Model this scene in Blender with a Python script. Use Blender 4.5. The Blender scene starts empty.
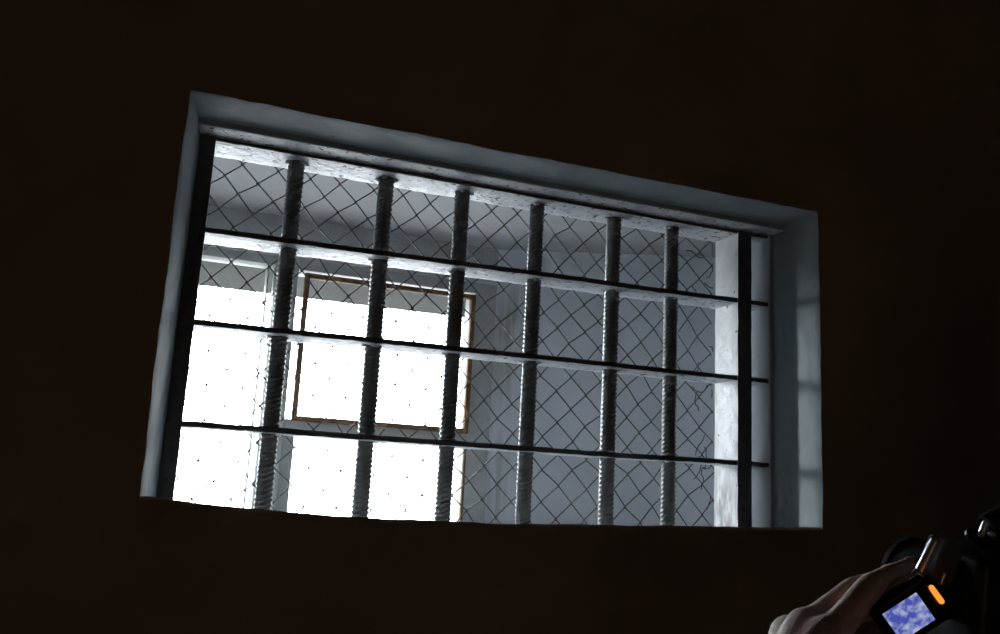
import bpy, bmesh, math, random
from mathutils import Vector, Matrix, noise
random.seed(7)
C = bpy.context.scene.collection
PI = math.pi
EYE = 1.6

# ------------------------------------------------------------------ camera
F = 892.8                                   # focal length for a 1000 px wide frame
h = Vector((2400., 300., F)); v = Vector((245., -4617., F))
h.normalize(); v.normalize(); n = v.cross(h).normalized(); v = h.cross(n).normalized()
# h, n, v = the world's right, into-the-wall and up axes seen by the camera (right, down, forward)
camd = bpy.data.cameras.new('camera'); cam = bpy.data.objects.new('camera', camd); C.objects.link(cam)
camd.sensor_width = 36; camd.sensor_fit = 'HORIZONTAL'; camd.lens = F/1000*36
camd.clip_start = 0.02; camd.clip_end = 200
R = Matrix(((h.x, -h.y, -h.z), (n.x, -n.y, -n.z), (v.x, -v.y, -v.z))).to_4x4()
R.translation = (0, 0, EYE)
cam.matrix_world = R
bpy.context.scene.camera = cam
RIGHT = Vector((h.x, n.x, v.x)); UP = -Vector((h.y, n.y, v.y)); FWD = Vector((h.z, n.z, v.z))

def ray(x, y, d):
    """the point at distance d along the viewing direction, in metres"""
    c = Vector((x-500, y-317, F))*(d/F)
    return Vector((c.dot(h), c.dot(n), c.dot(v)+EYE))

# ------------------------------------------------------------------ materials
def mat(name, col, rough=.6, metal=0, var=.15, scale=30, bump=.15, bscale=120, spots=None, spot_at=.62, spot_scale=60, emit=None, stretch=(1, 1, 1), spec=.5):
    m = bpy.data.materials.new(name); m.use_nodes = True
    nt = m.node_tree; N = nt.nodes; L = nt.links
    b = N['Principled BSDF']
    tc = N.new('ShaderNodeTexCoord'); mp = N.new('ShaderNodeMapping'); mp.inputs['Scale'].default_value = stretch
    L.new(tc.outputs['Object'], mp.inputs['Vector'])
    ns = N.new('ShaderNodeTexNoise'); ns.inputs['Scale'].default_value = scale; ns.inputs['Detail'].default_value = 6
    L.new(mp.outputs[0], ns.inputs['Vector'])
    rmp = N.new('ShaderNodeValToRGB')
    rmp.color_ramp.elements[0].position = .3; rmp.color_ramp.elements[1].position = .7
    rmp.color_ramp.elements[0].color = tuple(c*(1-var) for c in col)+(1,)
    rmp.color_ramp.elements[1].color = tuple(min(1, c*(1+var)) for c in col)+(1,)
    L.new(ns.outputs['Fac'], rmp.inputs['Fac'])
    out = rmp.outputs['Color']
    if spots:
        n2 = N.new('ShaderNodeTexNoise'); n2.inputs['Scale'].default_value = spot_scale; n2.inputs['Detail'].default_value = 8
        L.new(mp.outputs[0], n2.inputs['Vector'])
        r2 = N.new('ShaderNodeValToRGB'); r2.color_ramp.elements[0].position = spot_at; r2.color_ramp.elements[1].position = spot_at+.06
        L.new(n2.outputs['Fac'], r2.inputs['Fac'])
        mx = N.new('ShaderNodeMixRGB'); mx.inputs['Color2'].default_value = tuple(spots)+(1,)
        L.new(r2.outputs['Color'], mx.inputs['Fac']); L.new(out, mx.inputs['Color1']); out = mx.outputs[0]
    L.new(out, b.inputs['Base Color'])
    b.inputs['Roughness'].default_value = rough; b.inputs['Metallic'].default_value = metal
    b.inputs['Specular IOR Level'].default_value = spec
    if bump:
        nb = N.new('ShaderNodeTexNoise'); nb.inputs['Scale'].default_value = bscale; nb.inputs['Detail'].default_value = 8
        L.new(mp.outputs[0], nb.inputs['Vector'])
        bp = N.new('ShaderNodeBump'); bp.inputs['Strength'].default_value = bump; bp.inputs['Distance'].default_value = .004
        L.new(nb.outputs['Fac'], bp.inputs['Height']); L.new(bp.outputs[0], b.inputs['Normal'])
    if emit:
        b.inputs['Emission Color'].default_value = tuple(emit[:3])+(1,); b.inputs['Emission Strength'].default_value = emit[3]
    m['out'] = out.node.name
    return m

M = {}
M['wall'] = mat('brown_wall_paint', (.48, .37, .265), .75, var=.12, scale=5, bump=.3, bscale=60, spec=.2)
M['reveal'] = mat('grey_blue_gloss_paint', (.285, .33, .35), .62, var=.10, scale=25, bump=.55, bscale=55, spots=(.12, .11, .10), spot_at=.70, spot_scale=90, stretch=(1, 1, .35))
M['embrasure'] = mat('pale_grey_blue_plaster', (.45, .475, .51), .7, var=.05, scale=8, bump=.1, bscale=80, spec=.3)
M['sill'] = mat('white_sill_paint', (.70, .71, .72), .5, var=.1, scale=30, bump=.3, spots=(.3, .28, .25), spot_at=.66)
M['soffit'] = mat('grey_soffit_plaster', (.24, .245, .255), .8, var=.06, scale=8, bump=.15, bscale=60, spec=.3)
M['outside'] = mat('outer_plaster', (.10, .10, .095), .85, var=.1, scale=12, bump=.2)
M['ceiling'] = mat('grey_ceiling_paint', (.2, .18, .16), .9, var=.1, scale=6, bump=.2)
M['floor'] = mat('brown_floor_boards', (.22, .10, .045), .6, var=.3, scale=4, bump=.1, stretch=(1, .1, 1))
M['bar'] = mat('chipped_white_bar_paint', (.74, .76, .80), .38, var=.12, scale=60, bump=.9, bscale=140, spots=(.10, .08, .07), spot_at=.60, spot_scale=110)
M['rebar'] = mat('dull_grey_rebar_paint', (.19, .195, .195), .30, var=.2, scale=60, bump=.2, bscale=200)
M['post'] = mat('chipped_white_post_paint', (.84, .85, .86), .5, var=.08, scale=50, bump=.5, spots=(.22, .17, .12), spot_at=.68, spot_scale=70)
M['edge'] = mat('backlit_shade_steel', (.08, .08, .083), .55, var=.3, scale=60, bump=.5, spots=(.06, .03, .02), spot_at=.6)  # dark tone holds the backlit shade of room-facing faces, with rust flecks
M['wire'] = mat('weathered_wire', (.11, .10, .095), .5, metal=.3, var=.3, scale=60, bump=0)
M['frame'] = mat('old_white_window_paint', (.40, .41, .405), .6, var=.08, scale=30, bump=.3, spots=(.22, .17, .12), spot_at=.68)
M['cream'] = mat('cream_bead_paint', (.72, .66, .52), .6, var=.1, scale=40, bump=.2)
M['rust'] = mat('rusty_steel', (.17, .095, .045), .8, var=.5, scale=70, bump=.6, spots=(.09, .05, .03), spot_at=.55)
M['skin'] = mat('skin', (.80, .57, .49), .36, var=.06, scale=60, bump=.15, bscale=400, spec=.9)
M['black'] = mat('black_plastic', (.012, .012, .014), .35, var=.1, scale=50, bump=.05, bscale=600)
M['matte'] = mat('matte_black_rubber', (.012, .012, .013), .8, var=.1, scale=50, bump=.05, bscale=600, spec=.15)
M['silver'] = mat('silver_plastic', (.92, .93, .97), .42, metal=.9, var=.05, bump=.03)
M['darkgrey'] = mat('dark_grey_plastic', (.11, .11, .125), .6, var=.05, bump=.03)
M['jacket'] = mat('dark_jacket_cloth', (.03, .03, .035), .9, var=.2, scale=80, bump=.4, bscale=300)
M['jeans'] = mat('blue_denim', (.04, .05, .09), .9, var=.2, scale=80, bump=.4, bscale=400)
M['hair'] = mat('dark_brown_hair', (.03, .018, .01), .6, var=.3, scale=150, bump=.8, bscale=250, stretch=(1, 1, .2))
M['shoe'] = mat('black_leather', (.02, .02, .02), .4, bump=.1)
M['eye'] = mat('eye_white', (.7, .68, .65), .2, var=.02, bump=0)
M['iris'] = mat('brown_iris', (.06, .03, .015), .2, var=.1, bump=0)
M['lip'] = mat('lips', (.42, .19, .16), .5, var=.05, bump=.1)
M['orange'] = mat('orange_light', (.8, .3, .05), .4, bump=0, emit=(1., .33, .05, 2.6))

# the lit display: a bluish picture on it
m = bpy.data.materials.new('lit_display'); m.use_nodes = True; M['screen'] = m
nt = m.node_tree; N = nt.nodes; L = nt.links; b = N['Principled BSDF']
tc = N.new('ShaderNodeTexCoord'); vo = N.new('ShaderNodeTexNoise'); vo.inputs['Scale'].default_value = 190; vo.inputs['Detail'].default_value = 2
L.new(tc.outputs['Object'], vo.inputs['Vector'])
cr = N.new('ShaderNodeValToRGB'); cr.color_ramp.elements[0].position = .40; cr.color_ramp.elements[1].position = .66
cr.color_ramp.elements[0].color = (.10, .13, .62, 1); cr.color_ramp.elements[1].color = (.62, .70, 1, 1)
L.new(vo.outputs['Fac'], cr.inputs['Fac']); L.new(cr.outputs[0], b.inputs['Emission Color']); b.inputs['Emission Strength'].default_value = 1.5
b.inputs['Base Color'].default_value = (.01, .01, .02, 1); b.inputs['Roughness'].default_value = .15

m = bpy.data.materials.new('window_glass'); m.use_nodes = True; M['glass'] = m
nt = m.node_tree; N = nt.nodes; L = nt.links
for x in list(N):
    if x.type == 'BSDF_PRINCIPLED': N.remove(x)
tr = N.new('ShaderNodeBsdfTransparent'); tr.inputs[0].default_value = (.95, .97, .97, 1)
gl = N.new('ShaderNodeBsdfGlossy'); gl.inputs['Roughness'].default_value = .03
fr = N.new('ShaderNodeFresnel'); fr.inputs[0].default_value = 1.3
mx = N.new('ShaderNodeMixShader'); L.new(fr.outputs[0], mx.inputs[0]); L.new(tr.outputs[0], mx.inputs[1]); L.new(gl.outputs[0], mx.inputs[2])
L.new(mx.outputs[0], N['Material Output'].inputs[0])

# rust streaks and damp marks that belong to the plaster: shapes of their own in room coordinates
def stain(m, col, axis_lo, axis_hi, strength=.8, scale=(40, 40, 6), thr=.45):
    nt = m.node_tree; N = nt.nodes; L = nt.links; b = N['Principled BSDF']
    src = b.inputs['Base Color'].links[0].from_socket
    tc = N.new('ShaderNodeTexCoord'); mp = N.new('ShaderNodeMapping'); mp.inputs['Scale'].default_value = scale
    L.new(tc.outputs['Object'], mp.inputs['Vector'])
    ns = N.new('ShaderNodeTexNoise'); ns.inputs['Scale'].default_value = 1; ns.inputs['Detail'].default_value = 5; L.new(mp.outputs[0], ns.inputs['Vector'])
    sp = N.new('ShaderNodeSeparateXYZ'); L.new(tc.outputs['Object'], sp.inputs[0])
    val = None
    for i, ax in enumerate('XYZ'):
        lo, hi = axis_lo[i], axis_hi[i]
        if lo is None: continue
        soft = (hi-lo)*.35
        a = N.new('ShaderNodeMapRange'); a.inputs['From Min'].default_value = lo; a.inputs['From Max'].default_value = lo+soft; L.new(sp.outputs[i], a.inputs['Value'])
        c = N.new('ShaderNodeMapRange'); c.inputs['From Min'].default_value = hi; c.inputs['From Max'].default_value = hi-soft; L.new(sp.outputs[i], c.inputs['Value'])
        for q in (a, c):
            if val is None: val = q.outputs[0]
            else:
                mu = N.new('ShaderNodeMath'); mu.operation = 'MULTIPLY'; L.new(val, mu.inputs[0]); L.new(q.outputs[0], mu.inputs[1]); val = mu.outputs[0]
    r = N.new('ShaderNodeMapRange'); r.inputs['From Min'].default_value = thr; r.inputs['From Max'].default_value = thr+.2; L.new(ns.outputs['Fac'], r.inputs['Value'])
    mu = N.new('ShaderNodeMath'); mu.operation = 'MULTIPLY'; L.new(val, mu.inputs[0]); L.new(r.outputs[0], mu.inputs[1])
    m2 = N.new('ShaderNodeMath'); m2.operation = 'MULTIPLY'; L.new(mu.outputs[0], m2.inputs[0]); m2.inputs[1].default_value = strength
    mx = N.new('ShaderNodeMixRGB'); mx.inputs['Color2'].default_value = tuple(col)+(1,)
    L.new(m2.outputs[0], mx.inputs['Fac']); L.new(src, mx.inputs['Color1']); L.new(mx.outputs[0], b.inputs['Base Color'])

stain(M['embrasure'], (.16, .15, .10), (.600, 1.58, EYE+.14), (.690, 1.72, EYE+.46), .7, (60, 60, 8), .38)
stain(M['embrasure'], (.17, .13, .09), (.612, 1.58, EYE-.12), (.665, 1.72, EYE+.18), .6, (90, 90, 6), .40)
stain(M['post'], (.13, .12, .12), (.78, 1.09, EYE-.12), (.83, 1.17, EYE+.075), .95, (90, 90, 26), .36)
stain(M['reveal'], (.04, .04, .04), (.80, 1.03, EYE-.10), (.862, 1.11, EYE+.07), .9, (110, 110, 60), .42)

# ------------------------------------------------------------------ mesh helpers
def link(name, bm, m, parent=None, smooth=True, sharp=35):
    me = bpy.data.meshes.new(name); bm.normal_update(); bm.to_mesh(me); bm.free()
    for x in (m if isinstance(m, (list, tuple)) else [m]): me.materials.append(x)
    if smooth:
        me.polygons.foreach_set('use_smooth', [True]*len(me.polygons))
        if sharp: me.set_sharp_from_angle(angle=math.radians(sharp))
    o = bpy.data.objects.new(name, me); C.objects.link(o)
    if parent: o.parent = parent; o.matrix_parent_inverse = Matrix.Translation(-parent.location)
    return o

def tag(o, label=None, cat=None, group=None, kind=None):
    if label: o['label'] = label
    if cat: o['category'] = cat
    if group: o['group'] = group
    if kind: o['kind'] = kind
    return o

def empty(name, loc):
    o = bpy.data.objects.new(name, None); C.objects.link(o); o.location = loc; o.empty_display_size = .05
    return o

def box(bm, x0, x1, y0, y1, z0, z1, bev=.002, seg=2):
    r = bmesh.ops.create_cube(bm, size=1)
    bmesh.ops.scale(bm, vec=(x1-x0, y1-y0, z1-z0), verts=r['verts'])
    bmesh.ops.translate(bm, vec=((x0+x1)/2, (y0+y1)/2, (z0+z1)/2), verts=r['verts'])
    if bev:
        es = list({e for q in r['verts'] for e in q.link_edges})
        bmesh.ops.bevel(bm, geom=es, offset=bev, segments=seg, affect='EDGES', profile=.5)

def tube(bm, pts, rad, sides=6, caps=True):
    """a tube along a polyline; rad is a number or one per point"""
    pts = [Vector(p) for p in pts]
    rs = rad if isinstance(rad, (list, tuple)) else [rad]*len(pts)
    prev = None; rings = []
    for i, p in enumerate(pts):
        t = (pts[min(i+1, len(pts)-1)]-pts[max(i-1, 0)])
        t = t.normalized() if t.length > 1e-9 else Vector((0, 0, 1))
        if prev is None:
            a = t.orthogonal().normalized()
        else:
            a = (prev-t*prev.dot(t)); a = a.normalized() if a.length > 1e-6 else t.orthogonal().normalized()
        prev = a; b = t.cross(a)
        rings.append([bm.verts.new(p+(a*math.cos(2*PI*k/sides)+b*math.sin(2*PI*k/sides))*rs[i]) for k in range(sides)])
    for q, w in zip(rings, rings[1:]):
        for k in range(sides):
            bm.faces.new((q[k], q[(k+1) % sides], w[(k+1) % sides], w[k]))
    if caps:
        bm.faces.new(list(reversed(rings[0]))); bm.faces.new(rings[-1])

def capsule(bm, a, b, ra, rb, sides=16):
    a = Vector(a); b = Vector(b); d = b-a; ln = d.length
    t = d.normalized() if ln > 1e-6 else Vector((0, 0, 1))
    pts = []; rs = []
    for k in range(5):
        an = PI/2*k/5
        pts.append(a-t*ra*math.cos(an)); rs.append(max(ra*math.sin(an), ra*.08))
    for k in range(6):
        an = PI/2*k/5
        pts.append(b+t*rb*math.sin(an)); rs.append(max(rb*math.cos(an), rb*.08))
    tube(bm, pts, rs, sides)

def ellipsoid(bm, c, axes, rad):
    r = bmesh.ops.create_uvsphere(bm, u_segments=24, v_segments=16, radius=1)
    mtx = Matrix.Translation(Vector(c)) @ Matrix((axes[0], axes[1], axes[2])).transposed().to_4x4() @ Matrix.Diagonal((*rad, 1))
    bmesh.ops.transform(bm, matrix=mtx, verts=r['verts'])

def melt(name, bm, m, voxel, parent=None, smooth=8):
    """join overlapping closed shapes into one continuous skin"""
    o = link(name, bm, m, None, True, 0)
    rm = o.modifiers.new('skin', 'REMESH'); rm.mode = 'VOXEL'; rm.voxel_size = voxel; rm.use_smooth_shade = True
    sm = o.modifiers.new('soft', 'SMOOTH'); sm.factor = .5; sm.iterations = smooth
    dg = bpy.context.evaluated_depsgraph_get(); dg.update()
    me = bpy.data.meshes.new_from_object(o.evaluated_get(dg)); me.name = name
    o.modifiers.clear(); o.data = me
    me.polygons.foreach_set('use_smooth', [True]*len(me.polygons))
    if not me.materials:
        me.materials.append(m)
    if parent: o.parent = parent; o.matrix_parent_inverse = Matrix.Translation(-parent.location)
    return o

# ------------------------------------------------------------------ the wall with its deep window opening
LIP = [(-.05, -.026), (0., -.026), (.05, -.030), (.11, -.034), (.18, -.0385), (.24, -.039), (.41, -.039), (.51, -.037), (.6, -.0345), (.7, -.032), (.86, -.029), (.95, -.029)]
def lip(x):
    for (a, za), (b_, zb) in zip(LIP, LIP[1:]):
        if x <= b_: return za+(zb-za)*max(0, (x-a))/(b_-a)
    return LIP[-1][1]
# depth, left, right, top, sill (added to the lip line, or a level of its own), roughness of the plaster edge, material
RINGS = [
    (1.000, -.0062, .8612, .4192, -.003, .0020, 0),
    (1.003, -.0050, .8600, .4185, .0005, .0018, 1),
    (1.008, -.0035, .8588, .4180, -.001, .0013, 1),
    (1.025, -.001, .8570, .4172, -.003, .0012, 1),
    (1.048, .003, .8560, .4162, -.006, .0010, 1),
    (1.058, .005, .8560, .4155, -.007, .0006, 1),
    (1.064, .006, .8560, .4138, -.008, .0004, 1),
    (1.0655, .0065, .8560, .4090, -.008, .0004, 1),
    (1.0675, .007, .8560, .4077, -.008, .0003, 1),
    (1.075, .008, .8560, .4075, -.009, .0003, 1),
    (1.0925, .010, .8558, .4075, -.011, .0003, 1),
    (1.0945, .0105, .8550, .4075, -.011, .0003, 1),
    (1.0965, .011, .8505, .4075, -.011, .0003, 1),
    (1.0985, .0115, .8495, .4075, -.012, .0003, 1),
    (1.160, .0115, .8495, .4078, -.018, .0002, 1),
    (1.200, .002, .8495, .4240, -.022, .0002, 1),
    (1.202, .002, .8495, .4240, -.022, 0, 2),
    (1.212, -.004, 1.130, .4300, -.028, 0, 2),
    (1.45, -.030, .886, .461, -.048, 0, 2),
    (1.70, -.060, .630, .494, -.076, 0, 2),
    (1.76, -.060, .630, .494, -.080, 0, 3),
    (1.762, -.050, .612, .440, -.078, 0, 3),
    (1.85, -.050, .612, .370, -.080, 0, 3),
]
NX, NZ = 150, 80
def perim(Lx, Rx, T, B, lipped=True):
    out = []
    for i in range(NX): x = Lx+(Rx-Lx)*i/NX; out.append([x, (lip(x)+B) if lipped else B])
    zr = (lip(Rx)+B) if lipped else B
    for i in range(NZ): out.append([Rx, zr+(T-zr)*i/NZ])
    for i in range(NX): out.append([Rx+(Lx-Rx)*i/NX, T])
    zl = (lip(Lx)+B) if lipped else B
    for i in range(NZ): out.append([Lx, T+(zl-T)*i/NZ])
    return out
RX0, RX1, RY0, RZ0, RZ1 = -1.15, 1.95, -2.6, 0., 2.85       # the room
bm = bmesh.new()
rings = []
far = perim(RX0-.2, RX1+.2, RZ1+.2-EYE, RZ0-.2-EYE, False)
mid = perim(-.10, .95, .51, -.10, False)
rings.append(([bm.verts.new((x, 1.0, z+EYE)) for x, z in far], 0))
rings.append(([bm.verts.new((x, 1.0, z+EYE)) for x, z in mid], 0))
for Y, l, r, t, b_, amp, mi in RINGS:
    vs = []
    for x, z in perim(l, r, t, b_):
        if amp:
            p = Vector((x*9, Y*5, z*9)); q = Vector((x*45+7, Y*20, z*45))
            w = noise.noise_vector(p)*amp+noise.noise_vector(q)*amp*.6
            x += w.x; z += w.z
        vs.append(bm.verts.new((x, Y, z+EYE)))
    rings.append((vs, mi))
rings.append(([bm.verts.new((x, 1.85, z+EYE)) for x, z in far], 3))
for (a, _), (b_, mi) in zip(rings, rings[1:]):
    k_ = len(a)
    for k in range(k_):
        f = bm.faces.new((a[k], a[(k+1) % k_], b_[(k+1) % k_], b_[k])); f.material_index = mi
        yy = [q.co.y for q in f.verts]
        if mi == 1 and NX+NZ <= k < 2*NX+NZ and min(yy) > 1.066: f.material_index = 4    # brighter bar paint on the top strip, putting its light into colour
        if mi == 1 and NX <= k < NX+NZ and min(yy) > 1.096: f.material_index = 2  # right strip in paler plaster, its light put into the colour
        if mi == 1 and k < NX and max(yy) < 1.0035: f.material_index = 0
        elif mi in (1, 2) and k < NX: f.material_index = 5                                       # white painted sill
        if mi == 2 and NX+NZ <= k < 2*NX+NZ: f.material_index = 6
a, b_ = rings[-1][0], rings[0][0]                           # close the outer rim of the wall
for k in range(len(a)):
    f = bm.faces.new((a[k], a[(k+1) % len(a)], b_[(k+1) % len(a)], b_[k])); f.material_index = 3
bmesh.ops.recalc_face_normals(bm, faces=bm.faces)
tag(link('wall_front', bm, [M['wall'], M['reveal'], M['embrasure'], M['outside'], M['bar'], M['sill'], M['soffit']], sharp=40), kind='structure')

def slab(name, m, *d):
    bm = bmesh.new(); box(bm, *d, bev=0); tag(link(name, bm, m, smooth=False), kind='structure')
slab('floor', M['floor'], RX0, RX1, RY0, 1.0, -.1, 0)
slab('ceiling', M['ceiling'], RX0, RX1, RY0, 1.0, RZ1, RZ1+.1)
slab('wall_left', M['wall'], RX0-.1, RX0, RY0, 1.0, -.1, RZ1+.1)
slab('wall_right', M['wall'], RX1, RX1+.1, RY0, 1.0, -.1, RZ1+.1)
slab('wall_back', M['wall'], RX0-.1, RX1+.1, RY0-.1, RY0, -.1, RZ1+.1)

# ------------------------------------------------------------------ outer window
win = tag(empty('window_1', (.27, 1.70, EYE-.11)), 'old white painted outer window with a rusty steel casement beyond the bars', 'window', kind='structure')
E_ = EYE
YW = 1.70                                                    # the room side of the frame
bm = bmesh.new()
box(bm, -0.0659, 0.6397, YW+0.000, YW+0.062, E_+0.4160, E_+0.4972, .003)   # head
box(bm, 0.2237, 0.5854, YW+0.0005, YW+0.0615, E_+0.3940, E_+0.4170, .003)   # rail over the casement
box(bm, -0.0659, -0.0319, YW+0.001, YW+0.062, E_-0.1274, E_+0.4170, .003)   # left jamb
box(bm, 0.5839, 0.6397, YW+0.001, YW+0.062, E_-0.1274, E_+0.4170, .003)    # right jamb
box(bm, -0.0329, 0.5854, YW+0.002, YW+0.062, E_-0.1328, E_-0.0743, .003)   # sill rail
box(bm, 0.1828, 0.2242, YW-0.002, YW+0.061, E_-0.0754, E_+0.4170, .003)    # mullion
box(bm, 0.2237, 0.5854, YW+0.003, YW+0.061, E_+0.0808, E_+0.1095, .003)  # transom
box(bm, 0.2237, 0.2464, YW+0.006, YW+0.060, E_-0.0754, E_+0.0818, .002)   # lower stile
box(bm, -0.0329, 0.1838, YW+0.006, YW+0.055, E_+0.3990, E_+0.4170, .002)   # bead over the left pane
box(bm, 0.1679, 0.1706, YW+0.012, YW+0.055, E_-0.0754, E_+0.4000, .0006)  # thin steel bead
fr = link('frame', bm, M['frame'], win)
bm = bmesh.new()
for p in ((.204, E_+0.3698), (.204, E_+0.0957)):
    tube(bm, [(p[0], YW-.0015, p[1]), (p[0], YW-0.004, p[1])], [.004, .003], 12)
link('screw', bm, M['rust'], win)
def ring_frame(bm, x0, x1, z0, z1, y0, y1, w, bev=.001):
    box(bm, x0, x0+w, y0, y1, z0, z1, bev); box(bm, x1-w, x1, y0, y1, z0, z1, bev)
    box(bm, x0+w-.001, x1-w+.001, y0+.0005, y1, z0, z0+w, bev); box(bm, x0+w-.001, x1-w+.001, y0+.0005, y1, z1-w, z1, bev)
bm = bmesh.new(); ring_frame(bm, 0.2359, 0.5828, E_+0.1058, E_+0.3883, YW-0.010, YW+0.004, .0095)
sash = link('casement', bm, M['rust'], win); tag(sash, 'rusty steel casement')
bm = bmesh.new(); box(bm, 0.2433, 0.5753, YW+0.003, YW+0.006, E_+0.1131, E_+0.3809, 0); link('pane', bm, M['glass'], sash, smooth=False)
bm = bmesh.new(); box(bm, -0.0324, 0.1832, YW+0.032, YW+0.035, E_-0.0754, E_+0.4000, 0); link('pane', bm, M['glass'], win, smooth=False)
bm = bmesh.new(); box(bm, 0.2460, 0.5842, YW+0.032, YW+0.035, E_-0.0754, E_+0.0812, 0); link('pane', bm, M['glass'], win, smooth=False)
bm = bmesh.new(); box(bm, 0.5805, 0.5848, YW+0.0005, YW+0.005, E_-0.0754, E_+0.0812, .0006); link('pane_edge', bm, M['rust'], win)
bm = bmesh.new(); box(bm, 0.5790, 0.5848, YW+0.0055, YW+0.055, E_-0.0754, E_+0.0812, .0006); link('glazing_bead', bm, M['cream'], win)

# ------------------------------------------------------------------ welded grille
gr = tag(empty('window_grille', (.42, 1.10, EYE-.04)), 'welded steel bar grille of ribbed rods and flat bars across the window opening', 'window bars')
def flat(zl, zr, th=1., x0=.012, x1=.864, y0=1.100, y1=1.160, seed=0):
    """one flat bar lying across the opening, with lumpy edges and chipped paint"""
    bm = bmesh.new(); n_ = 160; rows = []
    prof = [(y, q*th) for y, q in [(y0, .0028), (y0+.0012, .0034), (y0+.02, .0034), (y0+.045, .0034), (y1-.001, .0034), (y1, .0026)]]
    for i in range(n_+1):
        t = i/n_; x = x0+(x1-x0)*t; zc = EYE+zl+(zr-zl)*t+.0012*noise.noise(Vector((x*5, seed*3.1, 0)))
        loop = []
        for k, (y, hh) in enumerate(prof):
            w = .0007*noise.noise(Vector((x*90, y*90, seed*5.3)))+.0006*noise.noise(Vector((x*30, y*40, seed)))
            loop.append(bm.verts.new((x, y+(w if k < 2 else 0), zc+hh+w)))
        for k, (y, hh) in reversed(list(enumerate(prof))):
            w = .0008*noise.noise(Vector((x*90, y*90, seed*5.3+9)))+.0006*noise.noise(Vector((x*30, y*40, seed+4)))
            loop.append(bm.verts.new((x, y+(w if k < 2 else 0), zc-hh+w)))
        rows.append(loop)
    for a, b_ in zip(rows, rows[1:]):
        k_ = len(a)
        for k in range(k_): bm.faces.new((a[k], b_[k], b_[(k+1) % k_], a[(k+1) % k_]))
    bm.faces.new(rows[0]); bm.faces.new(list(reversed(rows[-1])))
    bmesh.ops.recalc_face_normals(bm, faces=bm.faces)
    for f in bm.faces:                                         # room-side edge coloured dark for its backlit shade
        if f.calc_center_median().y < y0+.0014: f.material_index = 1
    for xr in RODS:                                            # weld lumps where each rod passes through
        for q in range(5):
            an = random.uniform(0, 2*PI); zc = EYE+zl+(zr-zl)*(xr-x0)/(x1-x0)
            ellipsoid(bm, (xr+.012*math.cos(an), RODY+.011*math.sin(an), zc+random.choice((-.0035, .0035))), (Vector((1, 0, 0)), Vector((0, 1, 0)), Vector((0, 0, 1))), (random.uniform(.003, .005), random.uniform(.003, .005), .0022))
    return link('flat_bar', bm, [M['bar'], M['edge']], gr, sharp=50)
RODS = [.133, .2525, .3610, .4740, .5980, .6975]; RODY = 1.130
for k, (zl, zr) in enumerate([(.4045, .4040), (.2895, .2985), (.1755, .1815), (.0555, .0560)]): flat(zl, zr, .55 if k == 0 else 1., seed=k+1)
bm = bmesh.new()
z0, z1 = EYE-.075, EYE+.408; steps = 620; sides = 22; P = .0064
rows = []
for i in range(steps+1):
    z = z0+(z1-z0)*i/steps; row = []
    for k in range(sides):
        a = 2*PI*k/sides
        half = 1 if math.sin(a) >= 0 else -1
        ph = ((z+.005*half*math.cos(a))/P) % 1
        ridge = max(0., math.sin(2*PI*ph))**1.5*min(1, abs(math.sin(a))*1.6)
        lng = max(0., 1-abs(abs(math.cos(a))-1)*30)
        r = .0100+.0015*ridge+.0010*lng
        row.append(bm.verts.new((r*math.cos(a+.5), r*math.sin(a+.5), z-EYE)))
    rows.append(row)
for a, b_ in zip(rows, rows[1:]):
    for k in range(sides): bm.faces.new((a[k], a[(k+1) % sides], b_[(k+1) % sides], b_[k]))
bm.faces.new(list(reversed(rows[0]))); bm.faces.new(rows[-1])
rod0 = link('ribbed_rod', bm, M['rebar'], gr, sharp=0)
for i, x in enumerate(RODS):
    o = rod0 if i == 0 else rod0.copy()
    if i: C.objects.link(o)
    o.location = (x, RODY, EYE); o.rotation_euler = (0, 0, i*.9)
def side_post(x0, x1, y0, y1, z1=.4065):
    bm = bmesh.new(); box(bm, x0, x1, y0, y1, EYE-.075, EYE+z1, .0015)
    bmesh.ops.subdivide_edges(bm, edges=[e for e in bm.edges if e.calc_length() > .3], cuts=60)
    for q in bm.verts:
        w = noise.noise_vector(q.co*40)*.0006; q.co.x += w.x; q.co.y += w.y
    bm.normal_update()
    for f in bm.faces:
        if f.normal.y < -.6: f.material_index = 1  # room-facing side painted dark, standing in for backlit shade
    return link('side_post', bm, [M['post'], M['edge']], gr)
side_post(.794, .8190, 1.0985, 1.158); side_post(.0105, .0300, 1.0985, 1.158, .4075)

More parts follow.
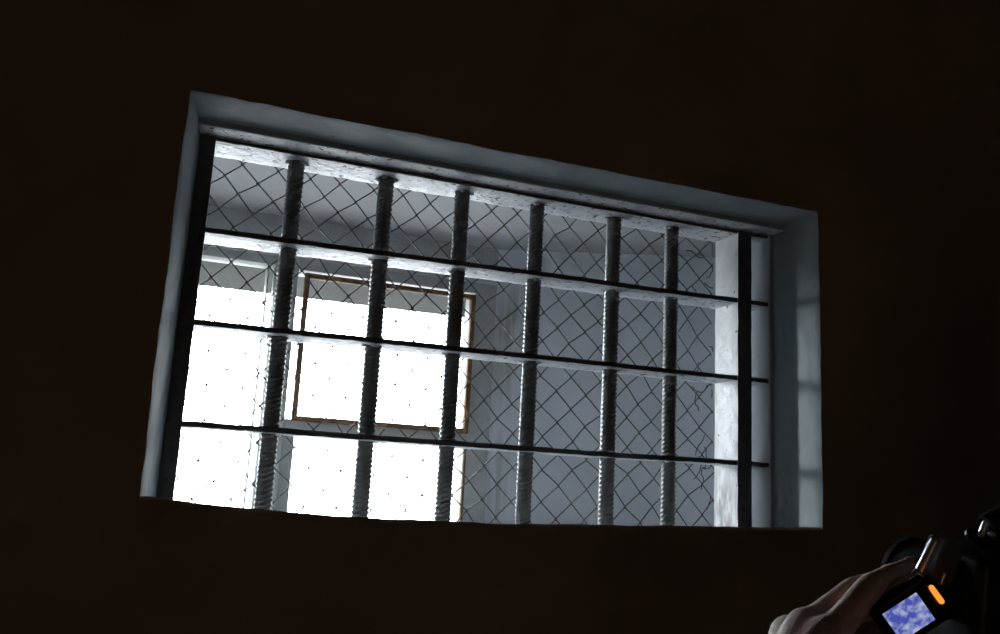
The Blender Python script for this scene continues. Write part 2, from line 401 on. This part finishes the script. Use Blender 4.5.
# ------------------------------------------------------------------ chain-link wire behind the bars
bm = bmesh.new()
A = Vector((math.cos(math.radians(-45.5)), 0, math.sin(math.radians(-45.5))))*.0325
B = Vector((math.cos(math.radians(-134)), 0, math.sin(math.radians(-134))))*.0308
MY = 1.174
def warp(p):
    q = noise.noise_vector(Vector((p.x*7, 3.3, p.z*7)))*.0100+noise.noise_vector(Vector((p.x*26, 8.1, p.z*26)))*.0032
    q = q+noise.noise_vector(Vector((p.x*75, 1.7, p.z*75)))*.0030
    return Vector((p.x+q.x, p.y+abs(q.y)*.5, p.z+q.z))
step = A-B; O = Vector((.02, MY, EYE+.45))
def inside(p): return .0<p.x<.812 and EYE-.075<p.z<EYE+.43
for k in range(-20, 56):
    p = O+A*k-(A+B)*(k//2)
    node = p-(A+B)*8
    pts = []; run = []
    for j in range(70):
        seg = A if j % 2 == 0 else B
        node = node+seg
        pts.append((node.copy(), j))
    path = []
    for (q, j) in pts:
        s = 1 if j % 2 == 0 else -1
        c = warp(q)
        out = Vector((s*.0016, 0, 0))
        path += [c+Vector((s*-.0016, -.0016*s, .002)), c+out+Vector((0, 0, 0)), c+Vector((s*-.0016, .0016*s, -.002))]
    for q in path:
        if inside(q): run.append(q)
        else:
            if len(run) > 2: tube(bm, run, .00095, 6)
            run = []
    if len(run) > 2: tube(bm, run, .00095, 6)
# bent loose ends along the torn right edge
for k in range(16):
    z = EYE+random.uniform(-.04, .41); x = .797+random.uniform(-.02, .002); pts = []
    a = random.uniform(0, 2*PI); c = Vector((x, MY, z))
    for j in range(7):
        c = c+Vector((math.cos(a)*.006, random.uniform(-.001, .001), math.sin(a)*.006)); a += random.uniform(-.7, .7); c.x = min(c.x, .800); pts.append(c.copy())
    tube(bm, pts, .0009, 6)
tag(link('wire_netting', bm, M['wire'], sharp=0), 'rusty diamond chain-link wire netting stretched behind the steel bars', 'wire netting')

# ------------------------------------------------------------------ hand-held camera
def at_axes(ang, yaw=0, pitch=0):
    """right, up and toward-the-viewer directions turned by ang in the picture, then about up and right"""
    r = Matrix.Rotation(ang, 3, FWD*-1)
    x, y, z = r@RIGHT, r@UP, r@(-FWD)
    q = Matrix.Rotation(yaw, 3, y) @ Matrix.Rotation(pitch, 3, x)
    return q@x, q@y, q@z
def obox(bm, c, ax, w, hh, d, bev, seg=3):
    r = bmesh.ops.create_cube(bm, size=1)
    bmesh.ops.scale(bm, vec=(w, hh, d), verts=r['verts'])
    es = list({e for q in r['verts'] for e in q.link_edges})
    g = bmesh.ops.bevel(bm, geom=es, offset=bev, segments=seg, affect='EDGES', profile=.5)
    vs = list({q for f in g['faces'] for q in f.verts} | {q for q in r['verts'] if q.is_valid})
    mtx = Matrix.Translation(c) @ Matrix((ax[0], ax[1], ax[2])).transposed().to_4x4()
    bmesh.ops.transform(bm, matrix=mtx, verts=vs)
DV = ray(960, 620, .60)
dv = tag(empty('handheld_camera', DV-Vector((0, 0, .05))), 'black handheld camera with a glowing blue display held up below the window corner', 'camera')
ax = at_axes(math.radians(-4), math.radians(14))
bm = bmesh.new(); obox(bm, ray(1004, 613, .625), ax, .098, .092, .060, .008)
body = link('body', bm, M['black'], dv)
bm = bmesh.new()                                               # lens barrel behind the fingers, pointing at the window
c = ray(930, 578, .630); axl = at_axes(math.radians(-4), math.radians(14))
pts = [c+axl[2]*q for q in (.02, -.016, -.018, -.022, -.024)]
tube(bm, pts, [.022, .022, .0235, .0235, .022], 40)
lens = link('lens', bm, M['matte'], dv)
bm = bmesh.new(); tube(bm, [c+axl[2]*-.0238, c+axl[2]*-.0250], [.020, .019], 40); link('lens_glass', bm, M['darkgrey'], lens)
# silver bracket plate
axp = at_axes(math.radians(-27), math.radians(24), math.radians(-8))
bm = bmesh.new(); obox(bm, ray(940, 560, .580), axp, .0190, .0285, .016, .0035); pl = link('bracket', bm, M['darkgrey'], dv)
bm = bmesh.new()
e0 = ray(917.8, 574.5, .570); e1 = ray(934.6, 541.5, .570)
capsule(bm, e0, e1, .0033, .0030); ellipsoid(bm, e0, axp, (.0042, .0042, .0040)); link('edge_strip', bm, M['silver'], pl)
bm = bmesh.new(); capsule(bm, ray(941, 583, .568), ray(944.5, 574, .568), .0016, .0014); link('latch', bm, M['silver'], pl)
# flip-out display
axd = at_axes(math.radians(36), math.radians(-6), math.radians(8))
cd = ray(907.5, 612.5, .552)
bm = bmesh.new(); obox(bm, cd, axd, .0395, .0345, .0080, .003); hs = link('display_housing', bm, M['black'], dv)
bm = bmesh.new(); obox(bm, cd+axd[2]*.0040+axd[0]*-.0012, axd, .0245, .0222, .0010, .0003, 1)
sc = link('display', bm, M['screen'], hs, smooth=False); tag(sc, 'glowing blue display')
bm = bmesh.new(); co = ray(936.5, 594.5, .546); axo = at_axes(math.radians(36), 0)
capsule(bm, co+axo[1]*.0050, co-axo[1]*.0050, .0018, .0018); li = link('indicator_light', bm, M['orange'], hs); tag(li, 'orange indicator light')
# microphone on the top
bm = bmesh.new(); c0 = ray(986, 527, .62); d_ = (RIGHT*.85+UP*.25+FWD*.45).normalized()
tube(bm, [c0, c0+d_*.004, c0+d_*.028, c0+d_*.055, c0+d_*.058], [.0070, .0085, .0085, .0085, .006], 24)
mic = link('microphone', bm, M['black'], dv)
bm = bmesh.new(); capsule(bm, ray(981.5, 534, .612), ray(985.5, 523, .612), .0026, .0022); ellipsoid(bm, ray(992, 534.5, .612), axp, (.0036, .002, .002)); link('mount_ring', bm, M['silver'], mic)
bm = bmesh.new(); capsule(bm, ray(997, 548, .62), ray(992, 531, .62), .005, .005); ellipsoid(bm, ray(971, 531.5, .618), axp, (.0045, .002, .002)); capsule(bm, ray(971, 534, .62), ray(985, 541, .622), .004, .006); link('mount_foot', bm, M['black'], mic)

# ------------------------------------------------------------------ the person holding it
PC = Vector((.80, .10, 0)); fw = Vector((-.66, .75, 0)).normalized(); lf = Vector((-fw.y, fw.x, 0)); up = Vector((0, 0, 1))
def B_(f, l, z): return PC+fw*f+lf*l+up*z
per = empty('person', PC); tag(per, 'person in a dark jacket raising a camera with the left hand below the window', 'person')
W = ray(780, 710, .505)
SL, SR = B_(0, .175, 1.41), B_(0, -.175, 1.41)
EL = Vector((.50, .19, 1.345))
HR = ray(1062, 640, .60); WR = HR+Vector((.06, -.03, -.05)); ER = Vector((.80, .33, 1.24))
bm = bmesh.new()
# head, neck, trunk
hc = B_(.03, 0, 1.645)
ellipsoid(bm, hc, (fw, lf, up), (.098, .077, .118)); ellipsoid(bm, hc+fw*.035-up*.055, (fw, lf, up), (.062, .055, .062))
capsule(bm, hc+fw*.088+up*.012, hc+fw*.112-up*.022, .009, .012)              # nose
for s in (-1, 1):
    ellipsoid(bm, hc+lf*s*.078-up*.005-fw*.008, (fw, lf, up), (.018, .007, .032))
    ellipsoid(bm, hc+fw*.082+lf*s*.032+up*.022, (fw, lf, up), (.014, .022, .008))
capsule(bm, B_(.0, 0, 1.42), B_(.02, 0, 1.58), .058, .055)
capsule(bm, SL, SR, .055, .055)
ellipsoid(bm, B_(.01, 0, 1.28), (fw, lf, up), (.105, .155, .2)); ellipsoid(bm, B_(0, 0, 1.03), (fw, lf, up), (.1, .145, .17)); ellipsoid(bm, B_(-.01, 0, .92), (fw, lf, up), (.11, .155, .12))
for s in (-1, 1):
    capsule(bm, B_(0, s*.09, .9), B_(.02, s*.10, .5), .078, .055); capsule(bm, B_(.02, s*.10, .5), B_(0, s*.11, .1), .053, .037)
    capsule(bm, B_(-.03, s*.11, .06), B_(.16, s*.13, .04), .04, .035)
# arms
capsule(bm, SL, EL, .048, .038); capsule(bm, EL, W, .039, .026)
capsule(bm, SR, ER, .048, .038); capsule(bm, ER, WR, .039, .027)
# left hand: palm out of sight below, fingers reaching up and right onto the camera
def finger(pts, rs):
    for a, b_, r0, r1 in zip(pts, pts[1:], rs, rs[1:]): capsule(bm, a, b_, r0, r1)
ix = [ray(826, 640, .548), ray(871, 587, .560), ray(894, 574, .578), ray(911, 567, .596)]
md = [ray(806, 628, .566), ray(855, 589.5, .585), ray(884, 580, .604), ray(906, 578, .618)]
rg = [ray(788, 633, .588), ray(838, 604, .612), ray(872, 596, .632), ray(896, 596, .640)]
pk = [ray(784, 650, .606), ray(822, 624, .634), ray(850, 616, .648), ray(868, 616, .654)]
finger(ix, [.0105, .0090, .0078, .0062]); finger(md, [.0100, .0090, .0078, .0062]); finger(rg, [.0100, .0085, .0074, .0060]); finger(pk, [.0092, .0074, .0064, .0052])
for q, r in ((ix[0], .015), (md[0], .0135), (rg[0], .0120), (pk[0], .012)):
    capsule(bm, W, q, .0205, r)
th = [W.lerp(ix[0], .35)+RIGHT*.012, ray(868, 684, .53), ray(902, 662, .548), ray(926, 652, .560)]
finger(th, [.0150, .0120, .0100, .0078])
# right hand closed on the other side of the body
for k in range(4):
    b0 = HR+UP*(.016-k*.019)+RIGHT*.012
    finger([b0-FWD*.03+RIGHT*.02, b0+RIGHT*.004-FWD*.01, b0+FWD*.02-RIGHT*.004, b0+FWD*.042-RIGHT*.016], [.0100, .0090, .0080, .0065])
    capsule(bm, WR, b0-FWD*.03+RIGHT*.02, .020, .0125)
finger([WR.lerp(HR, .4)-FWD*.02, HR-FWD*.042+UP*.004, HR-FWD*.046+UP*.012-RIGHT*.022], [.0140, .0110, .0085])
body_ = melt('figure', bm, M['skin'], .0028, per, 5)
def nail(p, q, r):
    bm = bmesh.new(); d = (q-p).normalized(); sd = d.cross(UP).normalized(); ot = sd.cross(d).normalized()
    ellipsoid(bm, q+ot*r*.85-d*r*.1, (d, sd, ot), (r*.85, r*.65, r*.22)); return bm
for p, q, r in ((ix[2], ix[3], .0062), (th[2], th[3], .0078)):
    link('fingernail', nail(p, q, r), M['lip'], body_)
# face
for s in (-1, 1):
    c = hc+fw*.080+lf*s*.032+up*.002
    bm = bmesh.new(); ellipsoid(bm, c, (fw, lf, up), (.0125, .0135, .0085)); e = link('eye', bm, M['eye'], per)
    bm = bmesh.new(); ellipsoid(bm, c+fw*.0105, (fw, lf, up), (.0032, .0055, .0055)); link('iris', bm, M['iris'], e)
bm = bmesh.new(); ellipsoid(bm, hc+fw*.091-up*.064, (fw, lf, up), (.008, .024, .0075)); link('mouth', bm, M['lip'], per)
bm = bmesh.new(); ellipsoid(bm, hc-fw*.015+up*.022, (fw, lf, up), (.098, .085, .112)); ellipsoid(bm, hc-fw*.03-up*.04, (fw, lf, up), (.075, .078, .09)); melt('hair', bm, M['hair'], .006, per, 6)
bm = bmesh.new()
capsule(bm, SL, SR, .072, .072); ellipsoid(bm, B_(.01, 0, 1.28), (fw, lf, up), (.13, .185, .2)); ellipsoid(bm, B_(0, 0, 1.05), (fw, lf, up), (.125, .175, .22)); ellipsoid(bm, B_(-.005, 0, .95), (fw, lf, up), (.135, .185, .12))
capsule(bm, B_(0, 0, 1.42), B_(.01, 0, 1.475), .078, .072)
capsule(bm, SL, EL, .066, .056); capsule(bm, EL, EL.lerp(W, .62), .056, .044); capsule(bm, SR, ER, .066, .056); capsule(bm, ER, ER.lerp(WR, .72), .056, .044)
melt('jacket', bm, M['jacket'], .007, per, 4)
bm = bmesh.new(); ellipsoid(bm, B_(-.01, 0, .92), (fw, lf, up), (.125, .17, .13))
for s in (-1, 1):
    capsule(bm, B_(0, s*.09, .9), B_(.02, s*.10, .5), .095, .075); capsule(bm, B_(.02, s*.10, .5), B_(0, s*.11, .12), .073, .062)
melt('trousers', bm, M['jeans'], .007, per, 4)
for s in (-1, 1):
    bm = bmesh.new(); capsule(bm, B_(-.035, s*.11, .055), B_(.17, s*.13, .048), .053, .046); capsule(bm, B_(-.01, s*.11, .07), B_(0, s*.11, .12), .05, .05)
    bmesh.ops.scale(bm, vec=(1, 1, 1), verts=bm.verts)
    for q in bm.verts: q.co.z = max(q.co.z, 0.001)
    link('shoe', bm, M['shoe'], per, sharp=0)

# ------------------------------------------------------------------ light: overcast daylight through the window
w = bpy.data.worlds.new('overcast_sky'); bpy.context.scene.world = w; w.use_nodes = True
nt = w.node_tree; N = nt.nodes; L = nt.links
bg = N['Background']; bg.inputs['Strength'].default_value = 20.0
tc = N.new('ShaderNodeTexCoord'); sp = N.new('ShaderNodeSeparateXYZ'); L.new(tc.outputs['Generated'], sp.inputs[0])
cr = N.new('ShaderNodeValToRGB'); mr = N.new('ShaderNodeMapRange'); mr.inputs['From Min'].default_value = -1; L.new(sp.outputs['Z'], mr.inputs['Value']); L.new(mr.outputs[0], cr.inputs['Fac'])
e = cr.color_ramp.elements
e[0].position = .0; e[0].color = (.45, .46, .48, 1); e[1].position = 1; e[1].color = (.80, .90, 1, 1)
x = e.new(.40); x.color = (.62, .64, .67, 1); x = e.new(.48); x.color = (.85, .88, .92, 1); x = e.new(.52); x.color = (.94, .97, 1, 1)
# added sky boost straight ahead, a little above the horizon, to light the hand
dt = N.new('ShaderNodeVectorMath'); dt.operation = 'DOT_PRODUCT'; dt.inputs[1].default_value = Vector((-.10, .97, .20)).normalized(); L.new(tc.outputs['Generated'], dt.inputs[0])
m1 = N.new('ShaderNodeMapRange'); m1.interpolation_type = 'SMOOTHSTEP'; m1.inputs['From Min'].default_value = .86; m1.inputs['From Max'].default_value = .985
m1.inputs['To Min'].default_value = 1; m1.inputs['To Max'].default_value = 3.2; L.new(dt.outputs['Value'], m1.inputs['Value'])
ml = N.new('ShaderNodeVectorMath'); ml.operation = 'SCALE'; L.new(cr.outputs[0], ml.inputs[0]); L.new(m1.outputs[0], ml.inputs['Scale'])
L.new(ml.outputs[0], bg.inputs['Color'])

# the sun behind thin cloud, low and to the left beyond the window
sd = bpy.data.lights.new('hazy_sun', 'SUN'); so = bpy.data.objects.new('hazy_sun', sd); C.objects.link(so)
sd.energy = 22; sd.angle = math.radians(10); sd.color = (.90, .95, 1)
so.rotation_euler = Vector((.765, -.645, -.09)).to_track_quat('-Z', 'Y').to_euler(); so.location = (-2, 4, 3)

# added warm fill at the back of the room, lifting the dark wall
ld = bpy.data.lights.new('added_room_fill', 'AREA'); lo = bpy.data.objects.new('added_room_fill', ld); C.objects.link(lo)
ld.shape = 'RECTANGLE'; ld.size = .8; ld.size_y = 1.7; ld.energy = 2.5; ld.color = (1, .80, .62)
lo.location = (-.35, RY0+.03, .95); lo.rotation_euler = (math.radians(90), 0, 0)

sc_ = bpy.context.scene
sc_.view_settings.view_transform = 'Standard'; sc_.view_settings.look = 'None'
sc_.view_settings.gamma = 1; sc_.view_settings.use_curve_mapping = False
sc_.view_settings.exposure = -1.22
sc_.cycles.use_denoising = True
sc_.cycles.max_bounces = 16; sc_.cycles.diffuse_bounces = 8; sc_.cycles.transparent_max_bounces = 16
